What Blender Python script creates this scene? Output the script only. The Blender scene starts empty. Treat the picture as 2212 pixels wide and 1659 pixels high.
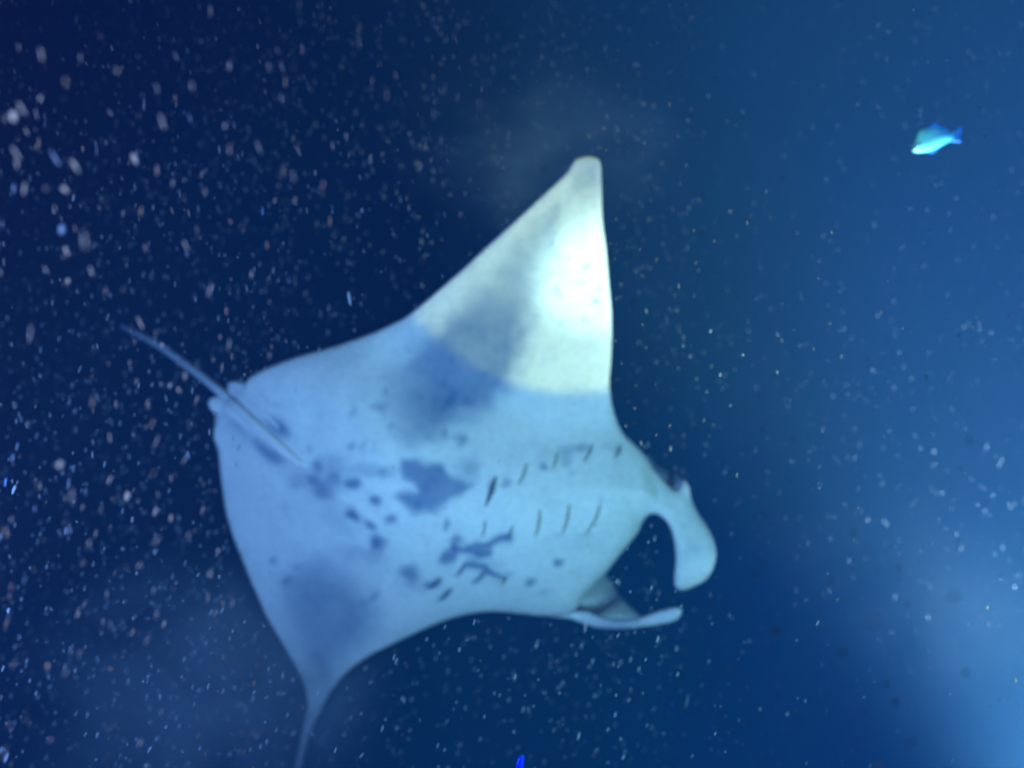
import bpy, bmesh, math, random
import numpy as np
from mathutils import Vector, noise
from mathutils.geometry import delaunay_2d_cdt

random.seed(11)
rng = np.random.default_rng(11)
scene = bpy.context.scene
C = scene.collection

# ------------------------------------------------------------------ camera
cam_data = bpy.data.cameras.new("camera")
cam = bpy.data.objects.new("camera", cam_data)
C.objects.link(cam)
cam.location = (0, 0, 0)
cam.rotation_euler = (math.radians(90), 0, 0)
cam_data.lens = 28.0
cam_data.sensor_width = 36.0
cam_data.clip_start = 0.02
cam_data.clip_end = 300
cam_data.dof.use_dof = True
cam_data.dof.focus_distance = 1.5
cam_data.dof.aperture_fstop = 1.5
scene.camera = cam
scene.render.resolution_x, scene.render.resolution_y = 1024, 768

scene.view_settings.view_transform = 'Standard'
scene.view_settings.look = 'None'
scene.view_settings.exposure = 0.0
scene.view_settings.gamma = 1.0
scene.view_settings.use_curve_mapping = False
scene.cycles.use_denoising = True
scene.cycles.volume_bounces = 0
scene.cycles.max_bounces = 4
scene.cycles.volume_step_rate = 1.0

# ------------------------------------------------------------------ world: deep night sea, no sun
world = bpy.data.worlds.new("World")
scene.world = world
world.use_nodes = True
world.node_tree.nodes["Background"].inputs[0].default_value = (0.004, 0.018, 0.10, 1)
world.node_tree.nodes["Background"].inputs[1].default_value = 0.6


def lin(r, g, b):
    f = lambda c: (c / 255 / 12.92) if c / 255 <= 0.04045 else ((c / 255 + 0.055) / 1.055) ** 2.4
    return (f(r), f(g), f(b), 1.0)


def lamp(name, kind, loc, target, power, color, size=0.1, angle=20, blend=0.3):
    l = bpy.data.lights.new(name, kind)
    l.energy = power
    l.color = color
    l.shadow_soft_size = size
    if kind == 'SPOT':
        l.spot_size = math.radians(angle)
        l.spot_blend = blend
    o = bpy.data.objects.new(name, l)
    o.location = loc
    o.rotation_euler = (Vector(target) - Vector(loc)).to_track_quat('-Z', 'Y').to_euler()
    C.objects.link(o)
    return o


K = 36.0 / 28.0 / 2212.0            # tangent per reference pixel


def at(px, py, d):
    """a point d metres away seen where the photograph shows (px, py)"""
    return Vector(((px - 1106) * K * d, d, (829.5 - py) * K * d))


# lamps out of view: divers' torch and light box, plus added fills
lamp("torch_on_wing", 'SPOT', (1.25, 0.2, -0.85), at(1305, 610, 3.15), 900, (0.55, 1.0, 0.90), 0.02, 10.2, 1.0)
lamp("torch_spill", 'SPOT', (1.25, 0.2, -0.85), at(1268, 500, 3.15), 330, (0.88, 1.0, 0.05), 0.02, 24.5, 0.17)
lamp("fish_fill", 'SPOT', (1.55, 0.3, 0.35), at(2015, 310, 3.1), 230, (0.35, 0.95, 1.0), 0.03, 7, 0.9)  # added to brighten the dark fish
lamp("belly_fill_left", 'SPOT', (-2.2, 0.3, -1.0), at(800, 1150, 3.6), 540, (0.165, 0.42, 1.0), 0.20, 88, 0.9)  # unseen, gives the belly its blue light from the left
lamp("belly_fill_right", 'SPOT', (1.3, 0.0, -0.9), at(1220, 1060, 3.4), 400, (0.31, 0.86, 0.92), 0.30, 50, 1.0)  # unseen, gives head and belly their cyan light
lamp("speck_fill", 'SPOT', (-0.35, -0.15, 0.05), at(150, 800, 1.2), 44, (0.62, 0.75, 1.0), 0.04, 80, 1.0)  # added near the camera to light the specks on the left
lamp("speck_fill", 'SPOT', (0.25, -0.35, -0.05), at(1750, 1100, 1.2), 9, (0.40, 0.70, 1.0), 0.06, 90, 1.0)  # added to lift the dark specks on the right
lamp("light_box", 'SPOT', (2.35, 3.1, -2.35), (3.0, 3.6, 1.0), 3500, (0.46, 0.78, 1.0), 0.25, 110, 1.0)


# ------------------------------------------------------------------ materials
def new_mat(name):
    m = bpy.data.materials.new(name)
    m.use_nodes = True
    return m, m.node_tree.nodes, m.node_tree.links


def simple_mat(name, col, rough=0.6, spec=0.3, trans=0.0, bump=0.0, scale=60):
    m, N, L = new_mat(name)
    b = N["Principled BSDF"]
    b.inputs["Roughness"].default_value = rough
    b.inputs["Specular IOR Level"].default_value = spec
    tc = N.new("ShaderNodeTexCoord")
    no = N.new("ShaderNodeTexNoise")
    no.inputs["Scale"].default_value = scale
    L.new(tc.outputs["Object"], no.inputs["Vector"])
    ramp = N.new("ShaderNodeMix")
    ramp.data_type = 'RGBA'
    ramp.inputs[6].default_value = tuple(c * 0.8 for c in col[:3]) + (1,)
    ramp.inputs[7].default_value = tuple(min(1, c * 1.15) for c in col[:3]) + (1,)
    L.new(no.outputs["Fac"], ramp.inputs[0])
    L.new(ramp.outputs[2], b.inputs["Base Color"])
    return m


# manta skin: pale belly, slate pigment patches and painted shade (vertex attribute), fine mottling
m_skin, N, L = new_mat("manta_skin")
b = N["Principled BSDF"]
b.inputs["Roughness"].default_value = 0.55
b.inputs["Specular IOR Level"].default_value = 0.25
att = N.new("ShaderNodeAttribute"); att.attribute_name = "pigment_shade"
tc = N.new("ShaderNodeTexCoord")
n1 = N.new("ShaderNodeTexNoise"); n1.inputs["Scale"].default_value = 7; n1.inputs["Detail"].default_value = 6
n2 = N.new("ShaderNodeTexNoise"); n2.inputs["Scale"].default_value = 38; n2.inputs["Detail"].default_value = 5
L.new(tc.outputs["Object"], n1.inputs["Vector"]); L.new(tc.outputs["Object"], n2.inputs["Vector"])
mx = N.new("ShaderNodeMix"); mx.data_type = 'RGBA'
mx.inputs[6].default_value = (0.50, 0.53, 0.55, 1); mx.inputs[7].default_value = (0.66, 0.68, 0.68, 1)
L.new(n1.outputs["Fac"], mx.inputs[0])
mt = N.new("ShaderNodeMix"); mt.data_type = 'RGBA'; mt.blend_type = 'MULTIPLY'; mt.inputs[0].default_value = 0.32
cr = N.new("ShaderNodeValToRGB")
cr.color_ramp.elements[0].position = 0.3; cr.color_ramp.elements[0].color = (0.6, 0.62, 0.66, 1)
cr.color_ramp.elements[1].position = 0.6; cr.color_ramp.elements[1].color = (1, 1, 1, 1)
L.new(n2.outputs["Fac"], cr.inputs[0])
L.new(mx.outputs[2], mt.inputs[6]); L.new(cr.outputs[0], mt.inputs[7])
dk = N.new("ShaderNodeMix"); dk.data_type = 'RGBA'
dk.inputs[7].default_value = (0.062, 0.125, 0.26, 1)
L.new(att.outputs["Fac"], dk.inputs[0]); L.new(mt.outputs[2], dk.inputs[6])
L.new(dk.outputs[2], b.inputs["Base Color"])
bp = N.new("ShaderNodeBump"); bp.inputs["Strength"].default_value = 0.25; bp.inputs["Distance"].default_value = 0.01
L.new(n2.outputs["Fac"], bp.inputs["Height"]); L.new(bp.outputs[0], b.inputs["Normal"])

m_slit = simple_mat("gill_slit_dark", (0.09, 0.11, 0.15), 0.8, 0.1)


# ------------------------------------------------------------------ helpers
def tag(o, label=None, cat=None, group=None, kind=None):
    if label: o["label"] = label
    if cat: o["category"] = cat
    if group: o["group"] = group
    if kind: o["kind"] = kind
    return o


def mesh_obj(name, verts, faces, mat, parent=None, smooth=True):
    me = bpy.data.meshes.new(name)
    me.from_pydata([tuple(v) for v in verts], [], faces)
    me.validate()
    if smooth:
        me.polygons.foreach_set("use_smooth", [True] * len(me.polygons))
    me.materials.append(mat)
    o = bpy.data.objects.new(name, me)
    C.objects.link(o)
    if parent is not None:
        o.parent = parent
        o.matrix_parent_inverse = parent.matrix_world.inverted()
    return o


def empty(name, loc):
    o = bpy.data.objects.new(name, None)
    o.empty_display_size = 0.1
    o.location = loc
    C.objects.link(o)
    bpy.context.view_layer.update()
    return o


def catmull(pts, step, closed=True):
    pts = [np.array(p, float) for p in pts]
    n = len(pts)
    out = []
    rngn = n if closed else n - 1
    for i in range(rngn):
        if closed:
            p0, p1, p2, p3 = pts[i - 1], pts[i], pts[(i + 1) % n], pts[(i + 2) % n]
        else:
            p0, p1, p2, p3 = pts[max(i - 1, 0)], pts[i], pts[i + 1], pts[min(i + 2, n - 1)]
        k = max(1, int(round(np.linalg.norm(p2 - p1) / step)))
        # centripetal-like: damp tangents by segment length ratio
        m1 = (p2 - p0) * 0.5; m2 = (p3 - p1) * 0.5
        l = np.linalg.norm(p2 - p1)
        for m in (m1, m2):
            q = np.linalg.norm(m)
            if q > 1.15 * l: m *= 1.15 * l / q
        for j in range(k):
            t = j / k
            out.append((2*t**3 - 3*t**2 + 1) * p1 + (t**3 - 2*t**2 + t) * m1 + (-2*t**3 + 3*t**2) * p2 + (t**3 - t**2) * m2)
    if not closed: out.append(pts[-1])
    return np.array(out)


def inside(P, poly):
    x, y = P[:, 0], P[:, 1]
    c = np.zeros(len(P), bool)
    for i in range(len(poly)):
        x1, y1 = poly[i - 1]; x2, y2 = poly[i]
        if y1 == y2: continue
        m = ((y1 > y) != (y2 > y)) & (x < (x2 - x1) * (y - y1) / (y2 - y1) + x1)
        c ^= m
    return c


def dist_poly(P, poly, closed=True):
    best = np.full(len(P), 1e9)
    n = len(poly)
    for i in range(n if closed else n - 1):
        a = poly[i]; b_ = poly[(i + 1) % n]
        ab = b_ - a; l2 = max(float(ab @ ab), 1e-9)
        t = np.clip(((P - a) @ ab) / l2, 0, 1)
        d = np.hypot(P[:, 0] - a[0] - t * ab[0], P[:, 1] - a[1] - t * ab[1])
        best = np.minimum(best, d)
    return best


def smooth01(x):
    x = np.clip(x, 0, 1)
    return x * x * (3 - 2 * x)


def shell(outline, step, depth_fn, thick_fn, base=0):
    """closed shell: outline filled with points, front and back skins joined at the rim"""
    ol = catmull(outline, step)
    x0, y0 = ol.min(0); x1, y1 = ol.max(0)
    gx, gy = np.meshgrid(np.arange(x0, x1, step), np.arange(y0, y1, step * 0.87))
    gx[1::2] += step * 0.5
    G = np.c_[gx.ravel(), gy.ravel()]
    G = G[inside(G, ol)]
    dG = dist_poly(G, ol)
    keep = dG > step * 0.6
    G = G[keep]; dG = dG[keep]
    P = np.vstack([ol, G])
    e = np.r_[np.zeros(len(ol)), dG]
    n = len(ol)
    edges = [(i, (i + 1) % n) for i in range(n)]
    vo, eo, fo, ov, oe, of = delaunay_2d_cdt([Vector(p) for p in P], edges, [], 1, 1e-6)
    if len(vo) != len(P):
        P = np.array([tuple(v) for v in vo]); e = dist_poly(P, ol); e[e < 0.01] = 0
    cen = np.array([P[list(f)].mean(0) for f in fo])
    ok = inside(cen, ol)
    F = [tuple(f) for f, k in zip(fo, ok) if k]
    d = depth_fn(P, e); w = thick_fn(P, e); w[e == 0] = 0
    front = [at(p[0], p[1], dd - ww) for p, dd, ww in zip(P, d, w)]
    backi = {}
    verts = list(front)
    for i in range(len(P)):
        if e[i] == 0: backi[i] = i
        else:
            backi[i] = len(verts); verts.append(at(P[i, 0], P[i, 1], d[i] + w[i] * 1.15))
    # orient so that front normals look at the camera
    faces = []
    for f in F:
        a, b_, c = (P[f[0]], P[f[1]], P[f[2]])
        s = (b_[0] - a[0]) * (c[1] - a[1]) - (b_[1] - a[1]) * (c[0] - a[0])
        ff = f if s < 0 else f[::-1]
        faces.append(ff)
        faces.append(tuple(backi[i] for i in ff[::-1]))
    PP = np.zeros((len(verts), 2)); PP[:len(P)] = P
    isf = np.zeros(len(verts), bool); isf[:len(P)] = True
    for i in range(len(P)): PP[backi[i]] = P[i]
    return verts, faces, PP, isf


def tube(path, radii, seg=14, flat=1.0):
    """rounded tube along 3-D points"""
    verts, faces = [], []
    n = len(path)
    for i, (p, r) in enumerate(zip(path, radii)):
        t = (path[min(i + 1, n - 1)] - path[max(i - 1, 0)]).normalized()
        u = t.cross(Vector((0, 1, 0))).normalized(); v = t.cross(u).normalized()
        for k in range(seg):
            a = 2 * math.pi * k / seg
            verts.append(p + u * math.cos(a) * r + v * math.sin(a) * r * flat)
    for i in range(n - 1):
        for k in range(seg):
            a, b_ = i * seg + k, i * seg + (k + 1) % seg
            faces.append((a, b_, b_ + seg, a + seg))
    faces.append(tuple(range(seg))[::-1]); faces.append(tuple(range((n - 1) * seg, n * seg)))
    return verts, faces


# ------------------------------------------------------------------ manta ray
OUT = [(1247, 340), (1275, 336), (1296, 347), (1300, 393), (1302, 473), (1309, 532), (1316, 612), (1321, 671), (1322, 731),
       (1320, 782), (1317, 830), (1324, 880), (1343, 930), (1370, 958), (1393, 982), (1409, 1008), (1424, 1026), (1440, 1044), (1454, 1056), (1465, 1057),
       (1472, 1047), (1477, 1034), (1488, 1050), (1493, 1076), (1507, 1106), (1527, 1136), (1542, 1169), (1547, 1199), (1540, 1230),
       (1527, 1251), (1501, 1267), (1474, 1276), (1459, 1269), (1456, 1248), (1459, 1208), (1456, 1172), (1448, 1142),
       (1434, 1121), (1414, 1110), (1398, 1116), (1387, 1131), (1380, 1148), (1362, 1172), (1335, 1205), (1309, 1238), (1282, 1265), (1258, 1293),
       (1236, 1325), (1180, 1331), (1130, 1327), (1099, 1324), (1054, 1322), (995, 1331), (935, 1352), (876, 1379), (799, 1418), (753, 1451),
       (723, 1485), (701, 1522), (683, 1558), (668, 1595), (659, 1629), (650, 1665), (640, 1700), (630, 1728), (627, 1722),
       (632, 1690), (637, 1655), (646, 1610), (656, 1565), (663, 1528), (662, 1503), (652, 1470), (634, 1436), (610, 1393), (582, 1348),
       (560, 1299), (536, 1244), (518, 1198), (503, 1161), (487, 1105), (478, 1045), (472, 990), (469, 968), (461, 948), (463, 922),
       (474, 895), (500, 862), (522, 838), (531, 824), (545, 811), (577, 794), (636, 771), (696, 754), (755, 736), (815, 714), (876, 684), (918, 651),
       (957, 618), (997, 583), (1056, 528), (1116, 473), (1176, 417), (1219, 376), (1235, 352)]
MID = np.array([(400, 780), (480, 850), (640, 1000), (800, 1105), (950, 1160), (1070, 1192), (1330, 1225), (1500, 1240)], float)


def signed_mid(P):
    d = dist_poly(P, MID, closed=False)
    ymid = np.interp(P[:, 0], MID[:, 0], MID[:, 1])
    return np.where(P[:, 1] < ymid, d, -d)


def g2(P, cx, cy, rx, ry, ang=0):
    a = math.radians(ang); dx = P[:, 0] - cx; dy = P[:, 1] - cy
    u = dx * math.cos(a) + dy * math.sin(a); v = -dx * math.sin(a) + dy * math.cos(a)
    return (u / rx) ** 2 + (v / ry) ** 2


def mid_depth(P, e):
    u = signed_mid(P)
    up = np.clip(u, 0, None); dn = 70 * np.logaddexp(0, -u / 70.0)
    d = 3.50 + 0.0 * u
    d += -0.0000006 * up ** 2 - 0.00008 * up                 # far (upper) wing sweeps towards the lens
    d += 0.10 * np.exp(-((up - 330) / 130.0) ** 2)           # hollow between body and wing
    d += 0.00125 * dn + 0.0000010 * dn ** 2                  # lower side turns away
    d += np.clip((900 - P[:, 0]) / 1000.0, 0, 1) * 0.28      # tail end a little farther
    d += np.clip((P[:, 1] - 1450) / 250.0, 0, 1) ** 1.5 * 0.20
    # near head fin comes forward
    f = smooth01((P[:, 0] - 1375) / 60.0) * smooth01((P[:, 1] - 1000) / 60.0)
    d += -0.16 * f * smooth01((P[:, 1] - 1040) / 200.0)
    # leading edges are rolled thick
    return d


def thick(P, e):
    u = np.abs(signed_mid(P))
    x = P[:, 0]
    T = 0.011 + 0.165 * np.exp(-(u / 260.0) ** 2) * smooth01((x - 430) / 400.0)
    lead = smooth01((x - 900) / 300.0)
    R = 14 + 222 * np.exp(-(u / 300.0) ** 2) * smooth01((x - 430) / 400.0)
    fin = smooth01((x - 1385) / 40.0)
    T = T * (1 - fin) + 0.030 * fin; R = R * (1 - fin) + 26 * fin
    q = np.clip(e / R, 0, 1)
    w = T * np.sqrt(np.clip(1 - (1 - q) ** 2, 0, 1))
    # low folds and muscle relief on the belly
    nz = np.array([noise.noise(Vector((p[0] * 0.006, p[1] * 0.006, 3.1))) + 0.5 * noise.noise(Vector((p[0] * 0.02, p[1] * 0.014, 7))) for p in P])
    w += nz * 0.010 * smooth01(e / 40.0)
    w += 0.030 * np.exp(-g2(P, 640, 990, 190, 20, 42)) * smooth01(e / 20)      # ridge of the vent
    for (a, b_) in GILLS:                                                       # gill flaps: a step on the slit's rear side
        a = np.array(a, float); b_ = np.array(b_, float); t = (b_ - a); l = np.linalg.norm(t); t /= l; nn = np.array([t[1], -t[0]])
        if nn[0] > 0: nn = -nn
        s = (P - a) @ t / l; q = (P - a) @ nn
        w += 0.005 * np.exp(-((s - 0.5) / 0.42) ** 4) * np.where(q > -2, np.exp(-np.clip(q, 0, None) / 22.0), 0) * (q > 0)
        w -= 0.004 * np.exp(-((s - 0.5) / 0.45) ** 4) * np.exp(-((q + 4) / 5.0) ** 2)
    return w


# (outer end, inner end) of every gill slit
GILLS = [((1072, 1030), (1048, 1095)), ((1138, 1000), (1119, 1047)), ((1205, 976), (1192, 1012)), ((1280, 958), (1260, 998)), ((1341, 962), (1328, 990)),
         ((1048, 1125), (1040, 1162)), ((1106, 1136), (1096, 1164)), ((1166, 1100), (1156, 1160)), ((1230, 1088), (1214, 1154)), ((1297, 1092), (1266, 1154)),
         ((952, 1247), (926, 1274)), ((1002, 1217), (988, 1243)), ((978, 1271), (945, 1299)), ((1047, 1235), (1024, 1258)), ((1093, 1247), (1083, 1265))]

c4 = lambda x, y: (548.6 + .2976 * x, 932.6 + .2976 * y)
c2 = lambda x, y: (1097.2 + .3307 * x, 877.8 + .3307 * y)
c3 = lambda x, y: (219.4 + .2976 * x, 658.3 + .2976 * y)
SP = []     # cx, cy, rx, ry, angle, strength


def sp(fn, s, x, y, rx, ry, ang, st): SP.append((*fn(x, y), rx * s, ry * s, ang, st))


for a in [(715, 365, 62, 40, 20, .85), (880, 500, 52, 40, 30, .9), (725, 605, 64, 42, 22, .9), (985, 635, 52, 40, 25, .8), (845, 680, 52, 40, 25, .8),
          (905, 795, 66, 58, 20, .8), (890, 850, 60, 60, 0, .35), (460, 265, 40, 50, 0, .7), (440, 350, 60, 34, 10, .6), (505, 430, 60, 66, 0, .6), (570, 350, 64, 50, -20, .6), (480, 360, 170, 120, 20, .35),
          (640, 400, 70, 60, 0, .3), (300, 360, 60, 60, 0, .3), (560, 240, 120, 90, 0, .35), (840, 280, 170, 60, 5, .42), (1400, 665, 30, 48, 8, .7), (1385, 690, 20, 30, 0, .3), (1835, 365, 34, 36, 0, .6), (2095, 262, 34, 36, 0, .5),
          (2090, 185, 40, 46, 0, .22), (705, 105, 34, 46, 10, .5), (405, 125, 28, 30, 0, .35), (960, 300, 60, 40, 0, .4), (800, 130, 30, 60, 10, .12), (860, 120, 20, 60, 10, .12),
          (1125, 1030, 90, 66, 15, .75), (1190, 1120, 110, 70, 10, .25), (1302, 1105, 62, 36, -35, .85), (1385, 1180, 68, 30, -38, .7), (1480, 800, 60, 50, 0, .5), (1410, 900, 65, 40, -40, .55), (1500, 1010, 50, 26, -40, .6),
          (145, 940, 30, 34, 0, .55), (240, 1070, 34, 34, 0, .5), (120, 1030, 20, 20, 0, .2), (310, 980, 40, 30, 0, .25), (870, 1200, 30, 44, 25, .5), (800, 1240, 30, 50, 30, .2), (2005, 1095, 42, 26, -25, .5), (2190, 950, 26, 30, 0, .45),
          (2120, 1160, 40, 20, -20, .25), (1560, 270, 90, 90, 0, .42), (1730, 400, 34, 70, 15, .55), (1500, 70, 40, 70, 20, .45), (1380, 10, 34, 34, 0, .5), (1090, 20, 60, 60, 0, .2),
          (600, 650, 160, 60, 42, .22), (800, 900, 160, 70, 10, .35), (120, 160, 120, 50, 42, .30), (1700, 970, 120, 60, 0, .22), (230, 560, 60, 40, 60, .18), (880, 1000, 90, 90, 0, .15)]:  # among these, the soft shade band painted along the midline
    sp(c4, .2976, *a)
for a in [(385, 290, 45, 50, 0, .42), (385, 370, 36, 40, 0, .38), (480, 275, 60, 28, -8, .5), (225, 405, 34, 30, 0, .45), (420, 440, 30, 25, -20, .25), (640, 270, 50, 36, 0, .22), (715, 290, 20, 40, 20, .5),
          (335, 1020, 42, 24, -12, .65), (140, 1150, 34, 20, -15, .45), (505, 840, 60, 20, 0, .22), (350, 850, 45, 20, 0, .22), (450, 900, 180, 50, 0, .14), (280, 640, 60, 40, 0, .12), (1190, 960, 60, 90, 15, .20), (610, 620, 22, 40, 15, .18)]:
    sp(c2, .3307, *a)
for a in [(1280, 890, 120, 60, 38, .72), (1200, 1075, 130, 52, 38, .66), (1060, 860, 330, 170, 42, .20), (1010, 920, 90, 26, 50, .3), (1820, 780, 30, 60, 15, .35), (1900, 1010, 20, 40, 20, .3), (2060, 760, 30, 50, 10, .3), (2050, 650, 40, 40, 0, .2),  # broad ovals paint the shade around tail root and claspers
          (1000, 690, 100, 14, 35, .35), (1220, 680, 110, 14, 35, .3)]:
    sp(c3, .2976, *a)
for a in [(1268, 575, 10, 7, 0, .4), (1292, 648, 7, 6, 0, .55), (1205, 630, 12, 14, 0, .4), (1230, 560, 8, 8, 0, .2), (1262, 690, 10, 7, 0, .35), (1278, 372, 55, 62, 0, .55), (1210, 700, 10, 8, 0, .25), (1250, 610, 12, 9, 0, .2),  # the large oval paints in the torch falloff at the wing tip
          (905, 795, 22, 14, 0, .2), (820, 880, 16, 10, 0, .35), (845, 920, 14, 9, 0, .35), (990, 945, 16, 10, 0, .4), (930, 940, 18, 12, 0, .3)]:
    SP.append(a)
STROKES = [([(1440, 852), (1520, 868), (1610, 888), (1710, 888)], 20, .8), ([(1570, 850), (1640, 826), (1700, 808), (1850, 772)], 30, .85), ([(1640, 870), (1700, 850)], 34, .6),
           ([(1470, 790), (1440, 860), (1390, 930)], 26, .5), ([(1535, 962), (1610, 966), (1690, 995)], 22, .85), ([(1690, 1030), (1760, 1040), (1825, 1065)], 18, .85),
           ([(1665, 1030), (1600, 1090)], 20, .6), ([(1690, 1020), (1860, 1045)], 20, .35), ([(1620, 900), (1600, 960)], 36, .35)]
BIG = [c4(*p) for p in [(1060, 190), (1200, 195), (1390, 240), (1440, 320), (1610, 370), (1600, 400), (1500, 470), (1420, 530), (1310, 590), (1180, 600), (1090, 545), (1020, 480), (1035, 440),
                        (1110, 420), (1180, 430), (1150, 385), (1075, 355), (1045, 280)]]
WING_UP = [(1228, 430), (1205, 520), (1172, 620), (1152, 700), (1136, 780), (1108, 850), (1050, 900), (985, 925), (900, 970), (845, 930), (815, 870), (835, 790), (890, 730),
           (950, 690), (1010, 630), (1080, 555), (1150, 480), (1200, 430)]  # dark upper-wing zone: fold shade and skin tone painted as one
WING_LOW = [(640, 1215), (700, 1195), (760, 1225), (800, 1270), (830, 1330), (818, 1372), (780, 1410), (735, 1445), (700, 1485), (672, 1480), (650, 1430), (622, 1370), (600, 1310), (600, 1250)]  # its counterpart on the lower wing, painted the same way


def soft_poly(P, poly, inner, outer):
    poly = np.array(poly, float)
    d = dist_poly(P, poly); s = np.where(inside(P, poly), d, -d)
    return smooth01((s + outer) / (inner + outer))


def pigment_shade(P):
    wob = np.array([(noise.noise(Vector((p[0] * .03, p[1] * .03, 0))), noise.noise(Vector((p[0] * .03, p[1] * .03, 9)))) for p in P]) * 9
    Q = P + wob
    v = np.zeros(len(P))
    for cx, cy, rx, ry, ang, st in SP:
        m = (abs(P[:, 0] - cx) < 3 * max(rx, ry)) & (abs(P[:, 1] - cy) < 3 * max(rx, ry))
        if not m.any(): continue
        s = st * np.exp(-g2(Q[m], cx, cy, rx, ry, ang) ** 1.4 * 1.0)
        v[m] = 1 - (1 - v[m]) * (1 - s)
    for pts, w_, st in STROKES:
        pl = np.array([c4(*p) for p in pts]); d = dist_poly(Q, pl, closed=False)
        v = 1 - (1 - v) * (1 - st * np.exp(-(d / (w_ * .2976 * 1.15)) ** 2.3))
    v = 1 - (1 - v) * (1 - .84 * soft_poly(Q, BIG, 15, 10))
    st = 0.50 + 0.32 * smooth01((P[:, 1] - 600) / 110.0)  # painted weaker under the torch beam, darker below its edge
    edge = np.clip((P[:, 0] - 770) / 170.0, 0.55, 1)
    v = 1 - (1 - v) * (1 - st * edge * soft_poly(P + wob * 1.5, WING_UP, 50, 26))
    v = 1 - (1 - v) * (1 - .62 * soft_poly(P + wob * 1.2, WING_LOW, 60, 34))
    mott = np.array([noise.noise(Vector((p[0] * .018, p[1] * .018, 21))) + .6 * noise.noise(Vector((p[0] * .06, p[1] * .05, 5))) for p in P])
    v = v * (1 + .09 * mott) + np.clip(mott - .25, 0, 1) * .10
    return np.clip(v, 0, 1)


manta = empty("manta_ray", at(950, 1150, 3.6))
tag(manta, "large pale bellied manta ray banking with blotched underside and torchlight on its raised wing", "manta ray")

V, F, PP, isf = shell(OUT, 4.2, mid_depth, thick)
pig_shade = pigment_shade(PP)
# dorsal side is dark
pig_shade[~isf] = 0.97 * smooth01(dist_poly(PP[~isf], catmull(OUT, 10)) / 16.0)
allV = list(V); allF = list(F); allP = list(pig_shade)


def add_part(v, f, p):
    o = len(allV)
    allV.extend(v); allF.extend(tuple(i + o for i in q) for q in f); allP.extend(p)


# the other head fin, seen nearly edge on below the open mouth
FIN2 = [(1150, 1318), (1215, 1322), (1262, 1318), (1300, 1332), (1345, 1338), (1378, 1334), (1411, 1323), (1440, 1314), (1462, 1311), (1474, 1317), (1471, 1328), (1463, 1338), (1444, 1346), (1395, 1354),
        (1345, 1359), (1296, 1357), (1263, 1349), (1229, 1337), (1180, 1331)]
v, f, p2, i2 = shell(FIN2, 3.5, lambda P, e: 3.86 - 0.35 * np.clip((P[:, 0] - 1250) / 220, 0, 1), lambda P, e: 0.025 * np.sqrt(np.clip(1 - (1 - np.clip(e / 10, 0, 1)) ** 2, 0, 1)))
add_part(v, f, [0.45 * float(np.exp(-((q[0] - 1335) / 50.0) ** 2)) if k else .5 for q, k in zip(p2, i2)])
# inner face of that fin and the cheek behind the lip
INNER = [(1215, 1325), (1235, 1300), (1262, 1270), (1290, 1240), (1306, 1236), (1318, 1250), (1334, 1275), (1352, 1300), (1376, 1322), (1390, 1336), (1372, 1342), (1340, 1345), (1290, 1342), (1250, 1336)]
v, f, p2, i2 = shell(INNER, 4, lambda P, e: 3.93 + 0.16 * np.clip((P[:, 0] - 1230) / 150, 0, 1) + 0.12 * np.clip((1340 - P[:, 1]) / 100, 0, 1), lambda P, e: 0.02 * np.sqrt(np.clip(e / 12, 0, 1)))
add_part(v, f, [0.0 + 0.55 * float(smooth01(np.array((q[0] - 1240 + 1325 - q[1]) / 165.0))) if k else .95 for q, k in zip(p2, i2)])  # colour darkens to the far upper edge, painting in its dimming
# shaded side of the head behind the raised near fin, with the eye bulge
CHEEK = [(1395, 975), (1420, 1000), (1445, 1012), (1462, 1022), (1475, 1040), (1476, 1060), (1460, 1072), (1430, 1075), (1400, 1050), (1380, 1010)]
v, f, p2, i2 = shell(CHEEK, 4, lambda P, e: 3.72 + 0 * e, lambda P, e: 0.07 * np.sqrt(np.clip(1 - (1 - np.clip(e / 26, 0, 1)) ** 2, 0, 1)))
add_part(v, f, [.93] * len(v))  # dark all over, the shade on this side put into colour

# tail
tp = catmull([(262, 704), (300, 722), (350, 750), (400, 786), (450, 824), (500, 868), (550, 915), (600, 960), (650, 1003)], 8, closed=False)
def surf(p):
    q = np.array([[p[0], p[1]]], float)
    e = dist_poly(q, outl0) * inside(q, outl0)
    return float(mid_depth(q, e)[0] - thick(q, e)[0])


outl0 = catmull(OUT, 12)
pth = [at(p[0], p[1], surf(p) - 0.012 + 0.010 * max(0, p[0] - 540) / 110 if p[0] > 470 else surf((470, 840)) - 0.012 + 0.38 * (470 - p[0]) / 210) for p in tp]
rr = [np.interp(p[0], [262, 300, 480, 600, 650], [5.5, 8, 10, 12, 8]) * K * 3.7 for p in tp]
v, f = tube(pth, rr, 14, 0.9)
add_part(v, f, [float(np.interp(tp[i // 14][0], [262, 360, 470, 520, 560], [.85, .60, .45, .14, .04])) for i in range(len(v))])
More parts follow.
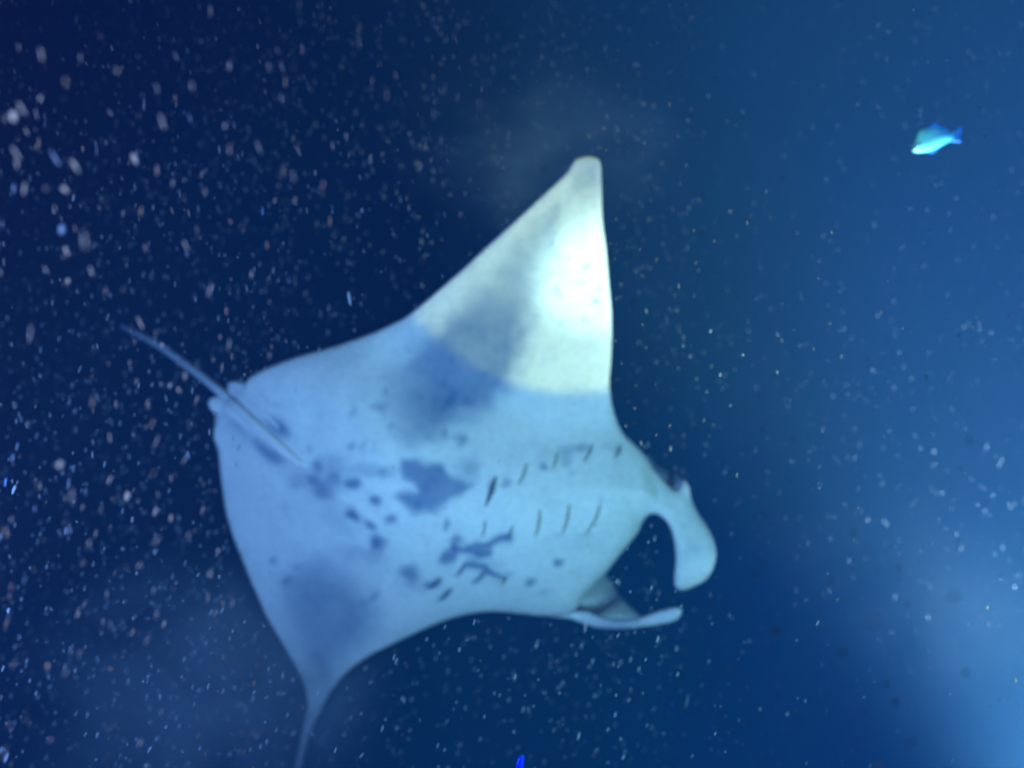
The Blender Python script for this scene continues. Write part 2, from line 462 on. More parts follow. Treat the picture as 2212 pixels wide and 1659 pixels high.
# pelvic fins and claspers either side of the tail root
for pts, rad, d0, pg in [([(452, 866), (470, 874), (500, 884), (540, 910), (580, 945), (622, 985)], [13, 19, 19, 17, 14, 7], -0.012, .0),
                         ([(492, 838), (510, 846), (545, 872), (590, 905), (625, 950), (650, 990)], [8, 13, 14, 12, 11, 6], -0.016, .16)]:
    tp2 = catmull(pts, 6, closed=False); xs = [q[0] for q in pts]
    pth = [at(q[0], q[1], surf(q) - d0) for q in tp2]
    rr = [float(np.interp(q[0], xs, rad)) * K * 3.7 for q in tp2]
    rr[0] *= .45; rr[1] *= .8
    v, f = tube(pth, rr, 16, 0.55)
    add_part(v, f, [pg] * len(v))
for poly, pg in [([(470, 880), (500, 860), (540, 880), (575, 930), (560, 985), (520, 985), (480, 968), (461, 948), (462, 922)], .12),
                 ([(490, 828), (515, 823), (545, 838), (600, 872), (622, 905), (632, 945), (600, 935), (550, 890), (505, 856)], .30)]:
    v, f, p2, i2 = shell(poly, 5, lambda P, e: mid_depth(P, e) + 0.012, lambda P, e: 0.020 * np.sqrt(np.clip(1 - (1 - np.clip(e / 16, 0, 1)) ** 2, 0, 1)))
    add_part(v, f, [pg if k else .9 for k in i2])

me = bpy.data.meshes.new("body")
loc = manta.location
me.from_pydata([tuple(Vector(v_) - loc) for v_ in allV], [], allF)
me.polygons.foreach_set("use_smooth", [True] * len(me.polygons))
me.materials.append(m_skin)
at_ = me.attributes.new("pigment_shade", 'FLOAT', 'POINT')
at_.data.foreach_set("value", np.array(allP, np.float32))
body = bpy.data.objects.new("body", me)
C.objects.link(body); body.parent = manta

# gill slits: dark lens-shaped strips proud of the skin, recess shade given as colour
for gi, (a, b_) in enumerate(GILLS):
    a = np.array(a, float); b_ = np.array(b_, float)
    wide = 9.0 if gi == 0 else (3.2 if gi in (10, 12) else 1.7)
    n = 9
    t = (b_ - a); l = np.linalg.norm(t); t /= l; nn = np.array([t[1], -t[0]])
    if nn[0] > 0: nn = -nn
    left, right = [], []
    for i in range(n + 1):
        s = i / n
        c = a + t * l * s + nn * (-l * 0.07 * math.sin(math.pi * s))
        wd = wide * math.sin(math.pi * min(max(s, .02), .98)) ** .8 * (1.2 - .5 * s)
        left.append(c + nn * wd); right.append(c - nn * 0.5)
    Pq = np.array(left + right)
    ee = dist_poly(Pq, catmull(OUT, 12))
    dd = mid_depth(Pq, ee) - thick(Pq, ee)
    vs = [at(p[0], p[1], d - 0.0075 - (0.003 if 0 < i % (n + 1) < n else 0)) for i, (p, d) in enumerate(zip(Pq, dd))]
    vb = [at(p[0], p[1], d + 0.012) for p, d in zip(Pq, dd)]
    k = n + 1; fs = []
    for i in range(n):
        fs.append((i, i + 1, k + i + 1, k + i)); fs.append((2 * k + i, 3 * k + i, 3 * k + i + 1, 2 * k + i + 1))
        fs.append((i + 1, i, 2 * k + i, 2 * k + i + 1)); fs.append((k + i, k + i + 1, 3 * k + i + 1, 3 * k + i))
    o = mesh_obj("gill_slit", [v_ - loc for v_ in vs + vb], fs, m_slit)
    o.parent = manta

# ------------------------------------------------------------------ fishes
m_f, N, L = new_mat("fish_skin")
b = N["Principled BSDF"]; b.inputs["Roughness"].default_value = 0.35
a_ = N.new("ShaderNodeAttribute"); a_.attribute_name = "tint"
L.new(a_.outputs["Color"], b.inputs["Base Color"])
m_eye = simple_mat("fish_eye", (0.01, 0.01, 0.015), 0.15, 0.6)


def fish(name, label, outline, fins, d, thickness, R, tint_fn, eye, eye_r):
    root = empty(name, at(*np.mean(outline, axis=0), d))
    tag(root, label, "fish")
    V_, F_, T_ = [], [], []
    v, f, p2, i2 = shell(outline, 1.6, lambda P, e: d + 0 * e, lambda P, e: thickness * np.sqrt(np.clip(1 - (1 - np.clip(e / R, 0, 1)) ** 2, 0, 1)))
    V_ += v; F_ += f; T_ += [tint_fn(q, 0) for q in p2]
    for fo_ in fins:
        v, f, p2, i2 = shell(fo_, 1.6, lambda P, e: d + 0.0005 * np.sin(P[:, 1] * 1.7 + P[:, 0] * .4), lambda P, e: 0.0022 * np.sqrt(np.clip(e / 3, 0, 1)))
        o_ = len(V_); V_ += v; F_ += [tuple(i + o_ for i in q) for q in f]; T_ += [tint_fn(q, 1) for q in p2]
    me = bpy.data.meshes.new("body")
    me.from_pydata([tuple(v_ - root.location) for v_ in V_], [], F_)
    me.polygons.foreach_set("use_smooth", [True] * len(me.polygons)); me.materials.append(m_f)
    ca = me.color_attributes.new("tint", 'FLOAT_COLOR', 'POINT')
    ca.data.foreach_set("color", np.array([(*c, 1) for c in T_], np.float32).ravel())
    o = bpy.data.objects.new("body", me); C.objects.link(o); o.parent = root
    bm = bmesh.new(); bmesh.ops.create_uvsphere(bm, u_segments=12, v_segments=8, radius=eye_r)
    em = bpy.data.meshes.new("eye"); bm.to_mesh(em); bm.free(); em.materials.append(m_eye)
    for sgn in (-1, 1):
        eo = bpy.data.objects.new("eye", em); C.objects.link(eo); eo.parent = root
        eo.location = at(eye[0], eye[1], d + sgn * thickness * 0.93) - root.location
    return root


q6 = lambda x, y: (1892.7 + .124 * x, 219.4 + .124 * y)
FB = [q6(*p) for p in [(625, 840), (640, 870), (740, 888), (900, 872), (1050, 822), (1200, 735), (1300, 690), (1345, 640), (1345, 560), (1300, 515), (1200, 490), (1080, 452), (980, 440), (850, 465), (750, 500), (705, 570), (665, 690), (635, 780)]]
FT = [q6(*p) for p in [(1320, 530), (1400, 480), (1478, 425), (1470, 520), (1462, 600), (1478, 700), (1400, 705), (1310, 690), (1335, 610)]]
FD = [q6(*p) for p in [(880, 470), (940, 420), (1010, 362), (1060, 372), (1130, 420), (1230, 470), (1260, 510), (1100, 500)]]
FP = [q6(*p) for p in [(900, 860), (980, 850), (1060, 815), (1060, 850), (1000, 890), (940, 900)]]


def tint1(q, fin):
    x = (q[0] - 1892.7) / .124; y = (q[1] - 219.4) / .124
    up = min(max((620 - y + (x - 900) * .25) / 160, 0), 1)
    nose = math.exp(-max(x - 640 - (870 - y) * .25, 0) / 60)
    tail = min(max((x - 950) / 350, 0), 1)
    c = np.array((.20, .66, .80)) * (1 - up) + np.array((.10, .46, .74)) * up
    c = c * (1 - tail) + np.array((.06, .34, .85)) * tail
    c = c * (1 - nose * .6) + np.array((.42, .90, .48)) * nose * .6
    if fin: c = np.array((.03, .19, .80)) if not (1290 < x < 1390) else np.array((.06, .32, .55))
    return tuple(c)


fish("reef_fish", "small turquoise fish with bright blue tail high on the right", FB, [FT, FD, FP], 3.1, 0.026, 22, tint1, q6(740, 740), 0.0045)

q7 = lambda x, y: (1075.3 + .0496 * x, 1591 + .0496 * y)
SB = [q7(*p) for p in [(1095, 775), (1145, 790), (1170, 950), (1155, 1150), (1130, 1371), (1080, 1600), (1010, 1850), (960, 1850), (900, 1700), (830, 1560), (785, 1400), (795, 1200), (850, 1000), (900, 890), (1000, 830)]]
ST = [q7(*p) for p in [(960, 1820), (1020, 1820), (1120, 2050), (1060, 2030), (985, 1980), (900, 2040), (860, 2060)]]
fish("slender_fish", "tiny vivid blue fish nosing up from the bottom edge of the frame", SB, [ST], 1.75, 0.006, 6, lambda q, fin: (.002, .01 + .05 * max(0, min(1, (q[0] - 1122) / 10)) , .95), q7(1080, 860), 0.0012)


# ------------------------------------------------------------------ plankton
def speck_mesh(i, mat):
    """one tiny shrimp-like body: bent, tapered, lumpy"""
    bm = bmesh.new()
    bmesh.ops.create_icosphere(bm, subdivisions=2, radius=1.0)
    r = random.Random(i)
    bend = r.uniform(-.35, .35); tap = r.uniform(-.35, .35)
    for v_ in bm.verts:
        x, y, z = v_.co
        s = 1 + tap * z + .22 * noise.noise(Vector((x * 1.7 + i, y * 1.7, z * 1.7)))
        v_.co = Vector((x * s + bend * (z * z - .3), y * s, z))
    m = bpy.data.meshes.new("plankton_speck"); bm.to_mesh(m); bm.free()
    m.polygons.foreach_set("use_smooth", [True] * len(m.polygons)); m.materials.append(mat)
    return m


MATS = {"white": simple_mat("plankton_white", (.55, .58, .66), .6), "blue": simple_mat("plankton_blue", (.25, .42, .80), .6), "warm": simple_mat("plankton_warm", (.58, .49, .43), .6),
        "pink": simple_mat("plankton_pink", (.62, .48, .54), .6), "dim": simple_mat("plankton_dim", (.12, .15, .20), .6)}
MESH = {k: [speck_mesh(17 * j + n * 5, m) for j in range(5)] for n, (k, m) in enumerate(MATS.items())}

# x, y, half width, half height, lean (deg, clockwise), brightness 0..3, colour     (places read off the photograph)
A = [(90, 430, 42, 42, 0, 3, "white"), (145, 380, 24, 50, -30, 3, "white"), (430, 200, 32, 52, -10, 1, "warm"), (265, 310, 33, 34, 0, 1.5, "white"), (175, 530, 22, 36, -20, 1.5, "white"), (245, 625, 22, 32, 0, 1.5, "warm"),
     (105, 670, 28, 55, -30, 2.2, "white"), (110, 740, 26, 42, -10, 2, "white"), (360, 700, 28, 52, -30, 2.6, "blue"), (490, 750, 30, 46, -30, 3, "white"), (540, 640, 14, 24, 0, 1.5, "warm"), (880, 705, 32, 38, -20, 2.8, "white"),
     (160, 900, 24, 42, 0, 3, "white"), (90, 900, 26, 34, 0, 2, "blue"), (300, 900, 42, 42, 0, .8, "dim"), (425, 905, 40, 40, -40, 1.6, "white"), (405, 1165, 34, 36, 0, 3, "blue"), (490, 1160, 18, 32, -10, 1.4, "warm"),
     (435, 1310, 28, 38, -20, 2, "white"), (550, 1240, 28, 85, 0, 1, "white"), (1060, 465, 24, 52, -15, 2.2, "white"), (1240, 440, 20, 36, -10, 1.8, "blue"), (720, 405, 16, 32, -30, 1.6, "white"), (1025, 250, 22, 52, -10, 1, "white"),
     (1255, 230, 30, 44, -10, 1.4, "white"), (1145, 310, 16, 36, -10, 1.4, "warm"), (765, 130, 34, 40, -30, 1.2, "white"), (1500, 100, 26, 34, 0, 1.4, "white"), (1150, 35, 18, 40, -25, 1.6, "white"), (270, 25, 28, 50, -10, 2, "white"),
     (525, 45, 14, 44, -5, 1.4, "white"), (1865, 205, 10, 38, 0, 1.4, "warm"), (1470, 490, 28, 34, 0, 1.4, "white"), (1500, 640, 20, 48, 0, 1.4, "pink"), (1690, 630, 16, 48, -18, 2, "white"), (1025, 780, 20, 48, 0, 1.4, "pink"),
     (1130, 865, 18, 36, 10, 1.6, "white"), (1855, 790, 14, 42, 5, 2, "warm"), (920, 1050, 20, 36, 10, 2, "warm"), (805, 1060, 15, 26, 0, 1.8, "white"), (1340, 920, 24, 34, 0, 1.2, "white"), (1320, 805, 14, 32, 0, 1.4, "white"),
     (1795, 980, 16, 26, 10, 1.6, "white"), (950, 1290, 18, 36, -20, 1.4, "pink"), (1215, 1275, 22, 42, -20, 1.8, "white"), (1745, 1270, 13, 34, 0, 1.6, "warm"), (595, 1440, 24, 40, -20, 2, "white"), (445, 1505, 28, 30, 0, 1.2, "white"),
     (300, 1430, 22, 40, -30, 1.2, "white"), (1370, 1565, 20, 44, 22, 2.2, "white"), (1645, 1460, 20, 32, 0, 2, "white"), (1885, 1500, 14, 28, -15, 1.8, "blue"), (690, 1570, 18, 38, 0, 1.2, "pink"), (1505, 1115, 14, 26, -10, 1.3, "pink"),
     (1950, 655, 11, 34, -20, 2, "white"), (15, 1130, 18, 30, 0, 2, "blue"), (680, 970, 24, 60, 0, .8, "white"), (1290, 1200, 10, 50, 12, .9, "white"), (1200, 960, 10, 45, 12, .9, "white"), (930, 290, 28, 30, 0, .8, "white")]
B = [(280, 130, 22, 48, -25, 2.4, "white"), (905, 45, 13, 34, 0, 1.8, "warm"), (860, 235, 18, 26, 0, 1.8, "pink"), (925, 290, 12, 48, 8, 2, "white"), (440, 295, 22, 24, 0, 2, "white"), (605, 515, 22, 34, 0, 2.8, "white"), (875, 450, 10, 28, 0, 2.4, "white"),
     (430, 575, 18, 25, 0, 1.6, "white"), (495, 590, 22, 26, 0, 2.2, "white"), (560, 620, 28, 36, -20, 1, "white"), (105, 725, 18, 36, 0, 1.8, "white"), (335, 720, 20, 36, 0, 2, "white"), (60, 965, 18, 42, -10, 2, "white"), (400, 990, 14, 48, 18, 1.8, "white"),
     (370, 860, 20, 44, 20, 1.4, "warm"), (690, 690, 10, 44, 15, 1.4, "white"), (60, 1270, 26, 38, 20, 1.8, "white"), (185, 1390, 26, 34, 0, 3, "white"), (385, 1500, 20, 36, 15, 2, "white"), (505, 1550, 22, 32, 15, 2.2, "white"), (735, 1490, 14, 36, 22, 1.8, "white"),
     (505, 1260, 10, 38, 5, 1.4, "white"), (265, 1420, 30, 32, 0, .8, "warm"), (600, 1130, 10, 44, 22, 1.2, "white"), (1220, 370, 16, 40, 0, 1, "white"), (255, 560, 12, 34, 10, 1.2, "white"), (205, 420, 20, 30, 0, 1, "white"), (240, 270, 14, 30, 0, 1, "warm")]
D = [(320, 40, 34, 32, 20, 1.7, "white"), (215, 155, 16, 24, 0, 1.7, "white"), (190, 120, 12, 18, 0, 1.4, "warm"), (185, 275, 16, 22, 0, 2.2, "blue"), (385, 210, 16, 52, 0, 1.6, "white"), (440, 270, 12, 24, 15, 1.6, "white"), (680, 210, 22, 22, 20, 3, "white"),
     (735, 235, 18, 22, 0, .9, "warm"), (585, 125, 14, 24, 15, 1.6, "white"), (830, 290, 16, 28, 15, 2.2, "white"), (910, 325, 17, 24, 15, 2, "white"), (1080, 285, 11, 27, 18, 1.8, "white"), (510, 410, 13, 26, 10, 2, "white"), (475, 460, 22, 26, 20, 1.6, "white"),
     (365, 390, 26, 28, 0, 1.7, "blue"), (835, 445, 18, 44, 35, 1.2, "white"), (1005, 420, 18, 34, 20, 1.2, "white"), (1165, 500, 19, 19, 0, 1.8, "white"), (130, 655, 15, 28, 18, 2.4, "blue"), (35, 885, 16, 28, 15, 1.8, "warm"), (50, 745, 13, 24, 15, 1.5, "white"),
     (415, 840, 18, 22, 20, 2.2, "white"), (450, 785, 8, 30, 25, 1.4, "white"), (570, 730, 14, 28, 8, 1.8, "white"), (835, 840, 13, 30, 15, 2.4, "white"), (875, 890, 17, 24, 20, 1.6, "white"), (1190, 780, 13, 22, 0, 2, "warm"), (1110, 750, 12, 34, 0, 1.4, "white"),
     (255, 1115, 26, 28, 0, 1.2, "warm"), (425, 1050, 13, 30, 22, 1.8, "white"), (350, 1150, 22, 34, 35, 1.3, "white"), (75, 1105, 18, 32, 25, 1.3, "white"), (30, 400, 25, 40, -20, 1.1, "warm"), (270, 1510, 24, 30, 40, 1, "pink"), (785, 975, 10, 34, 25, 1.7, "white"),
     (705, 935, 12, 25, 20, 1.6, "white"), (860, 1360, 11, 28, 25, 1.4, "white"), (590, 895, 14, 30, 0, 1.2, "white"), (550, 880, 14, 28, 0, 1, "white"), (590, 1130, 22, 22, 0, 1, "warm"), (1120, 625, 26, 30, 0, 1, "white"), (60, 335, 18, 28, 10, 1.2, "white"),
     (750, 1525, 24, 28, 10, 1, "white"), (590, 1590, 12, 40, 25, .9, "white"), (795, 1645, 14, 18, 0, 1.4, "warm"), (820, 710, 10, 28, 12, 1.3, "white"), (1240, 780, 8, 30, 22, 1, "white"), (1150, 830, 10, 30, 22, 1, "white"), (60, 1455, 10, 24, 30, 1.1, "white"), (740, 580, 10, 34, 30, 1, "white")]
E = [(40, 60, 17, 34, 0, 1.8, "white"), (525, 25, 13, 32, -8, 1.5, "white"), (143, 360, 20, 32, -8, 1.5, "white"), (850, 230, 13, 34, -5, 1.6, "white"), (540, 270, 10, 34, 5, 1.2, "pink"), (358, 365, 16, 38, -8, 1.3, "white"), (430, 365, 11, 36, -15, 1.4, "white"), (448, 445, 9, 34, 4, 1.6, "warm"),
     (425, 535, 13, 34, -8, 1.4, "white"), (1420, 120, 9, 32, 12, 1.2, "pink"), (1545, 210, 9, 30, 8, 1.4, "white"), (1580, 380, 14, 32, -8, 1.4, "white"), (1475, 320, 11, 28, 8, 1.3, "white"), (1255, 620, 10, 34, 2, 1.6, "white"), (1505, 575, 14, 38, 10, 1.5, "white"), (1315, 480, 10, 36, 5, 1.3, "white"),
     (1385, 530, 9, 30, 15, 1.1, "white"), (1000, 520, 14, 44, 0, 1.3, "white"), (1295, 765, 9, 30, 2, 1.7, "white"), (1200, 370, 9, 42, 0, .9, "white"), (920, 440, 11, 32, 10, 1, "white"), (705, 795, 12, 28, -12, 1.5, "white"), (780, 745, 12, 32, -5, 1.1, "white"), (910, 865, 8, 30, 8, 1.7, "white"),
     (975, 840, 14, 22, 15, 1.3, "white"), (690, 1205, 16, 34, 4, 1.6, "warm"), (865, 1145, 14, 18, 0, 1.6, "blue"), (1120, 1130, 9, 24, 0, 1.6, "white"), (650, 1010, 11, 42, 15, 1.2, "pink"), (500, 1090, 14, 26, 5, 1.3, "white"), (610, 940, 8, 22, 0, 1, "white"), (1185, 910, 9, 32, 12, 1, "white"),
     (1240, 870, 8, 24, 5, 1, "white"), (955, 690, 18, 34, 0, .9, "white"), (1815, 860, 12, 30, -10, 1.2, "white"), (1930, 690, 14, 38, -5, .9, "white"), (1860, 925, 28, 34, 0, .9, "white"), (1600, 1060, 34, 34, 0, .8, "white"), (1310, 1000, 9, 26, 10, 1, "white"), (1400, 1170, 9, 26, 10, 1, "white")]
G = [(720, 490, 30, 40, 0, 1.1, "white"), (765, 1030, 28, 30, 0, 1.3, "white"), (1070, 1130, 38, 34, 30, 1.1, "white"), (1210, 990, 60, 44, 0, .8, "white"), (1580, 870, 48, 34, 0, 1.0, "white"), (1310, 1355, 24, 24, 0, 1.4, "white"), (1270, 1275, 22, 24, 0, 1.1, "white"), (1635, 1220, 30, 26, 0, 1.3, "white"),
     (1605, 630, 22, 30, -20, 1.3, "white"), (1365, 905, 16, 24, 10, 1.4, "white"), (1120, 580, 26, 26, 0, 1, "white"), (1015, 800, 20, 34, 0, 1, "white"), (1325, 745, 14, 26, 0, 1.2, "white"), (465, 900, 13, 32, 25, 1.6, "white"), (150, 1090, 14, 40, 25, 1.2, "white"), (350, 1120, 28, 28, 0, 1.2, "white"),
     (335, 1250, 10, 32, 5, 1.5, "white"), (405, 1255, 12, 32, 20, 1.6, "white"), (340, 1370, 26, 44, 0, 1, "white"), (560, 1210, 34, 60, 20, .8, "white"), (510, 1420, 14, 46, 28, 1.1, "white"), (865, 1440, 12, 42, 30, 1.2, "white"), (180, 1450, 11, 52, 5, 1.1, "white"), (640, 1450, 11, 22, 0, 1.3, "white"),
     (575, 1500, 10, 22, 0, 1.2, "white"), (775, 1330, 9, 36, 20, 1.2, "white"), (1165, 1400, 26, 34, 0, .9, "white"), (1235, 1640, 30, 22, 0, 1.8, "warm"), (1130, 1570, 10, 26, 0, 1.2, "white"), (1385, 1540, 38, 34, 0, .9, "white"), (360, 220, 32, 40, 0, .9, "white"), (400, 110, 14, 18, 0, 1, "white"),
     (700, 720, 26, 26, 0, .9, "white"), (670, 770, 34, 40, 0, .8, "white"), (640, 900, 11, 26, 15, 1.2, "white"), (520, 920, 14, 28, 20, 1.2, "white"), (130, 890, 9, 26, 15, 1.3, "white"), (280, 860, 7, 16, 0, 1.3, "white"), (750, 1110, 20, 44, 10, .9, "white"), (1650, 160, 30, 30, 0, .9, "white")]
specks = []
for L_, s, ox, oy in ((A, .3307, 0, 109.7), (B, .2976, 219.4, 658.3), (D, .4049, 0, 987.5), (E, .3968, 438.9, 0), (G, .4710, 1316.7, 877.8)):
    for x, y, hw, hh, ln, br, colr in L_:
        specks.append((ox + s * x, oy + s * y, hw * s, hh * s, ln, br, colr, True))
outl = catmull(OUT, 14)


_gx, _gy = np.meshgrid(np.arange(-160, 2400, 8.0), np.arange(-160, 1860, 8.0))
_gp = np.c_[_gx.ravel(), _gy.ravel()]
_gd = (np.where(inside(_gp, outl), -1, 1) * dist_poly(_gp, outl)).reshape(_gx.shape)


def hits_manta(x, y, pad=16):
    return _gd[int((y + 160) // 8), int((x + 160) // 8)] < pad


n_named = len(specks)
while len(specks) < 296:
    x = 2200 * random.random() ** 1.7; y = 1655 * random.random()
    if hits_manta(x, y): continue
    if x > 1500 and y < 800 and random.random() < .7: continue
    lean = (-14 + 34 * (y / 1659)) + random.gauss(0, 7)
    hw = random.uniform(3, 6.5); hh = hw * random.uniform(1.4, 3.8)
    specks.append((x, y, hw, hh, lean, random.uniform(.7, 1.5), random.choices(["white", "blue", "warm", "pink"], [14, 2, .7, 1.3])[0], False))

WORDS = {"white": "pale", "blue": "bluish", "warm": "orange", "pink": "pinkish"}


def where(x, y):
    if x < 740:
        side = "close to the left edge" if x < 170 else ("left of the manta" if x < 430 else "nearer the manta")
        if y < 280: return f"high in dark water {side}"
        if y < 560: return f"in dark upper water {side}"
        if y < 1000: return f"level with the tail, {side}"
        if y < 1330: return f"in dark lower water {side}"
        return f"low in the murk {side}"
    if x < 1320:
        if y < 250: return "at the top of the frame above the wing"
        return "over the manta's trailing wing edge" if y < 1000 else "under the manta's belly"
    if y < 450: return "in the clear blue water near the top right"
    if y < 880: return "in the blue water right of the lit wing"
    return "in hazy water right of the head fins" if y < 1270 else "in the pale glow at lower right"


for i, (x, y, hw, hh, ln, br, colr, named) in enumerate(specks):
    # the nearer a speck, the larger and the more out of focus
    size = (hw + hh) * .5
    d = 1 / (.667 + .78 * size / 16.0) * random.uniform(.94, 1.06)
    if not named and x < 1500 and random.random() < .4: d = random.uniform(2.0, 2.9)
    blur = 14.9 * 2.16 * .5 * abs(1 / 1.5 - 1 / d)      # px radius in the 2212 frame
    gain = (.34 + .25 * br) / 1.1
    rw = max((max(hw ** 2 - blur ** 2, (hw * .35) ** 2)) ** .5 * gain * .88, 1.1) * K * d
    rh = max((max(hh ** 2 - blur ** 2, (hh * .35) ** 2)) ** .5 * min(gain * 1.5, 1.45), 1.8) * K * d
    if br <= 0.9 or (x > 1320 and br < 1.7): colr_m = "dim"  # faint and right-hand specks get a darker colour for weaker light
    else: colr_m = colr
    o = bpy.data.objects.new("plankton_speck", random.choice(MESH[colr_m]))
    o.location = at(x, y, d)
    o.scale = (rw, rw * random.uniform(.8, 1.1), rh)
    o.rotation_euler = (random.uniform(-.25, .25), math.radians(ln), 0)
    C.objects.link(o)
    shape = "round" if hh < hw * 1.35 else ("oval" if hh < hw * 2.2 else "long thin")
    w_ = WORDS.get(colr, "pale")
    nm = f"{'faint' if br < 1 else ('bright' if br > 2.1 else 'small')} {shape} {w_} plankton speck {where(x, y)}"
    tag(o, nm, "plankton", nm.replace("speck ", "specks "))

# everything finer: thousands of motes no one could count
bm_v, bm_f = [], []
ico = bmesh.new(); bmesh.ops.create_icosphere(ico, subdivisions=1, radius=1.0)
iv = [v_.co.copy() for v_ in ico.verts]; jf = [tuple(v_.index for v_ in f_.verts) for f_ in ico.faces]; ico.free()
cnt = 0
while cnt < 8000:
    d = .75 + 4.4 * random.random() ** .8
    if 1.2 < d < 1.95: continue
    x = random.uniform(-150, 2360); y = random.uniform(-150, 1810)
    if random.random() > (1.0 if x < 650 else (.62 if x < 1500 else .34)): continue
    if x > 1500 and y < 700 and random.random() < .5: continue
    if d < 3.6 and hits_manta(x, y, 4) and random.random() < .93: continue
    if 3.2 < d < 4.4 and hits_manta(x, y, 30): continue
    lean = math.radians((-14 + 36 * (y / 1659)) + random.gauss(0, 8))
    r = random.uniform(.7, 2.0) * K * d
    if d > 2.5: r *= .85
    if x > 1000 and y < 950: r *= .62
    if x > 1500 and y >= 950: r *= .7
    h = r * random.uniform(1.8, 6)
    c = at(x, y, d); o_ = len(bm_v)
    if (c - Vector((2.35, 3.1, -2.35))).length < 1.5 or (c - Vector((-2.2, 0.3, -1.0))).length < 1.7: continue
    ca_, sa_ = math.cos(lean), math.sin(lean)
    for q in iv:
        X, Y, Z = q.x * r, q.y * r, q.z * h
        bm_v.append((c.x + X * ca_ + Z * sa_, c.y + Y, c.z - X * sa_ + Z * ca_))
    bm_f.extend(tuple(k + o_ for k in t) for t in jf)
    cnt += 1
pl = mesh_obj("fine_plankton", bm_v, bm_f, simple_mat("plankton_motes", (.26, .28, .32), .7))
tag(pl, "haze of fine plankton motes drifting all round the manta", "plankton", None, "stuff")

# ------------------------------------------------------------------ water: glowing dome, sea light painted in its emission, and the murk in it
bm = bmesh.new(); bmesh.ops.create_icosphere(bm, subdivisions=5, radius=60)
bmesh.ops.reverse_faces(bm, faces=bm.faces)
wm = bpy.data.meshes.new("water"); bm.to_mesh(wm); bm.free()
wm.polygons.foreach_set("use_smooth", [True] * len(wm.polygons))
m_w, N, L = new_mat("water_glow")
for n_ in list(N): N.remove(n_)
outn = N.new("ShaderNodeOutputMaterial"); em = N.new("ShaderNodeEmission")
tc = N.new("ShaderNodeTexCoord")
nrm = N.new("ShaderNodeVectorMath"); nrm.operation = 'NORMALIZE'
L.new(tc.outputs["Object"], nrm.inputs[0])
dot = N.new("ShaderNodeVectorMath"); dot.operation = 'DOT_PRODUCT'
dot.inputs[1].default_value = Vector((0.95, 0.1, -0.28)).normalized()
L.new(nrm.outputs[0], dot.inputs[0])
nz = N.new("ShaderNodeTexNoise"); nz.inputs["Scale"].default_value = 2.6; nz.inputs["Detail"].default_value = 3; nz.inputs["Roughness"].default_value = .55  # uneven lamp glow in the water, painted as noise
L.new(nrm.outputs[0], nz.inputs["Vector"])
ad = N.new("ShaderNodeMath"); ad.operation = 'MULTIPLY_ADD'; ad.inputs[1].default_value = 0.42; ad.inputs[2].default_value = -0.21
L.new(nz.outputs["Fac"], ad.inputs[0])
sm = N.new("ShaderNodeMath"); sm.operation = 'ADD'
L.new(dot.outputs["Value"], sm.inputs[0]); L.new(ad.outputs[0], sm.inputs[1])
mr = N.new("ShaderNodeMapRange"); mr.inputs["From Min"].default_value = -0.65; mr.inputs["From Max"].default_value = 0.75
L.new(sm.outputs[0], mr.inputs["Value"])
rp = N.new("ShaderNodeValToRGB")
els = rp.color_ramp.elements
els[0].position = 0.0; els[0].color = lin(9, 18, 62)
els[1].position = 1.0; els[1].color = lin(7, 55, 126)
e_ = els.new(.40); e_.color = lin(2, 27, 66)
e_ = els.new(.66); e_.color = lin(2, 43, 88)
L.new(mr.outputs[0], rp.inputs[0]); L.new(rp.outputs[0], em.inputs[0]); em.inputs[1].default_value = 1.0
L.new(em.outputs[0], outn.inputs[0])
m_w.cycles.emission_sampling = 'NONE'
wm.materials.append(m_w)
wo = bpy.data.objects.new("water", wm); C.objects.link(wo)  # backdrop dome that carries the painted sea light
tag(wo, "glowing backdrop dome of deep blue sea fading to navy", "water", None, "structure")

bm = bmesh.new(); bmesh.ops.create_cube(bm, size=1.0)
hm = bpy.data.meshes.new("haze"); bm.to_mesh(hm); bm.free()
m_h, N, L = new_mat("murk")
for n_ in list(N): N.remove(n_)
outn = N.new("ShaderNodeOutputMaterial"); pv = N.new("ShaderNodeVolumePrincipled")
pv.inputs["Color"].default_value = (0.24, 0.58, 0.95, 1)
pv.inputs["Density"].default_value = 0.019
pv.inputs["Anisotropy"].default_value = 0.15
L.new(pv.outputs[0], outn.inputs["Volume"])
hm.materials.append(m_h)
ho = bpy.data.objects.new("haze", hm); C.objects.link(ho)
ho.location = (0.5, 4.0, -0.5); ho.scale = (16, 12, 11)
tag(ho, "blue murk of lamplit sea water", "haze", None, "stuff")

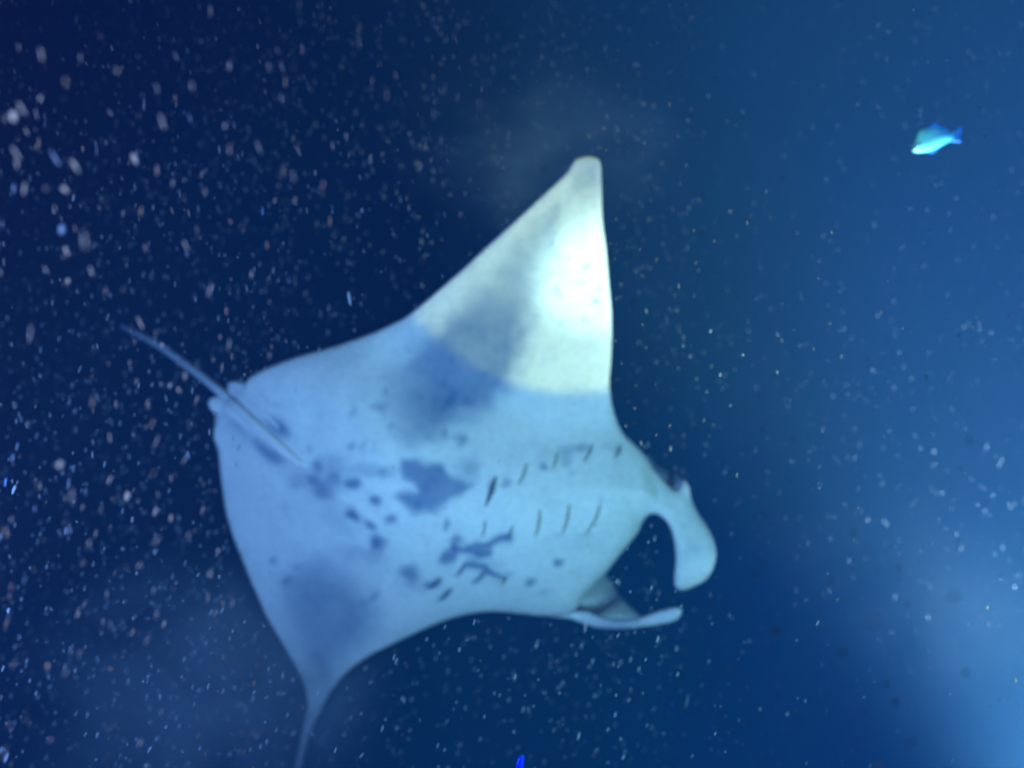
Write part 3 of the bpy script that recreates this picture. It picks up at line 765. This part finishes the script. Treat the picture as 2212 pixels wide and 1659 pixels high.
# clouds of stirred-up silt hanging in the lamp light: real soft volumes
m_s, N, L = new_mat("silt")
for n_ in list(N): N.remove(n_)
outn = N.new("ShaderNodeOutputMaterial"); pv = N.new("ShaderNodeVolumePrincipled")
tc = N.new("ShaderNodeTexCoord")
ln_ = N.new("ShaderNodeVectorMath"); ln_.operation = 'LENGTH'; L.new(tc.outputs["Object"], ln_.inputs[0])
fo = N.new("ShaderNodeMapRange"); fo.interpolation_type = 'SMOOTHSTEP'
fo.inputs["From Min"].default_value = 1.0; fo.inputs["From Max"].default_value = 0.1
L.new(ln_.outputs["Value"], fo.inputs["Value"])
nz = N.new("ShaderNodeTexNoise"); nz.inputs["Scale"].default_value = 2.2; nz.inputs["Detail"].default_value = 4; nz.inputs["Distortion"].default_value = .6
L.new(tc.outputs["Object"], nz.inputs["Vector"])
nr = N.new("ShaderNodeMapRange"); nr.inputs["From Min"].default_value = 0.38; nr.inputs["From Max"].default_value = 0.72
L.new(nz.outputs["Fac"], nr.inputs["Value"])
mu = N.new("ShaderNodeMath"); mu.operation = 'MULTIPLY'; L.new(fo.outputs[0], mu.inputs[0]); L.new(nr.outputs[0], mu.inputs[1])
m2 = N.new("ShaderNodeMath"); m2.operation = 'MULTIPLY'; L.new(mu.outputs[0], m2.inputs[0])
oi = N.new("ShaderNodeObjectInfo"); sx_ = N.new("ShaderNodeSeparateColor"); L.new(oi.outputs["Color"], sx_.inputs[0]); L.new(sx_.outputs[0], m2.inputs[1])
L.new(m2.outputs[0], pv.inputs["Density"]); pv.inputs["Color"].default_value = (0.62, 0.80, 0.95, 1)
L.new(pv.outputs[0], outn.inputs["Volume"])
bm = bmesh.new(); bmesh.ops.create_icosphere(bm, subdivisions=3, radius=1.0)
sm_ = bpy.data.meshes.new("silt_cloud"); bm.to_mesh(sm_); bm.free(); sm_.materials.append(m_s)
for (px, py, d, sx, sy, sz, dens, lab) in [(440, 1500, 4.3, 1.15, .8, .9, 4.0, "milky blue silt cloud below the manta's lower wing tip"),
                                     (1130, 330, 5.0, 1.2, .7, .7, .38, "faint murky silt cloud behind the raised wing tip"),
                                     (1930, 1430, 4.9, 1.5, .9, 1.2, .4, "pale silt cloud glowing beyond the manta's head")]:
    o = bpy.data.objects.new("silt_cloud", sm_); C.objects.link(o); o.location = at(px, py, d); o.scale = (sx, sy, sz); o.color = (dens, dens, dens, 1)
    tag(o, lab, "silt cloud", None, "stuff")
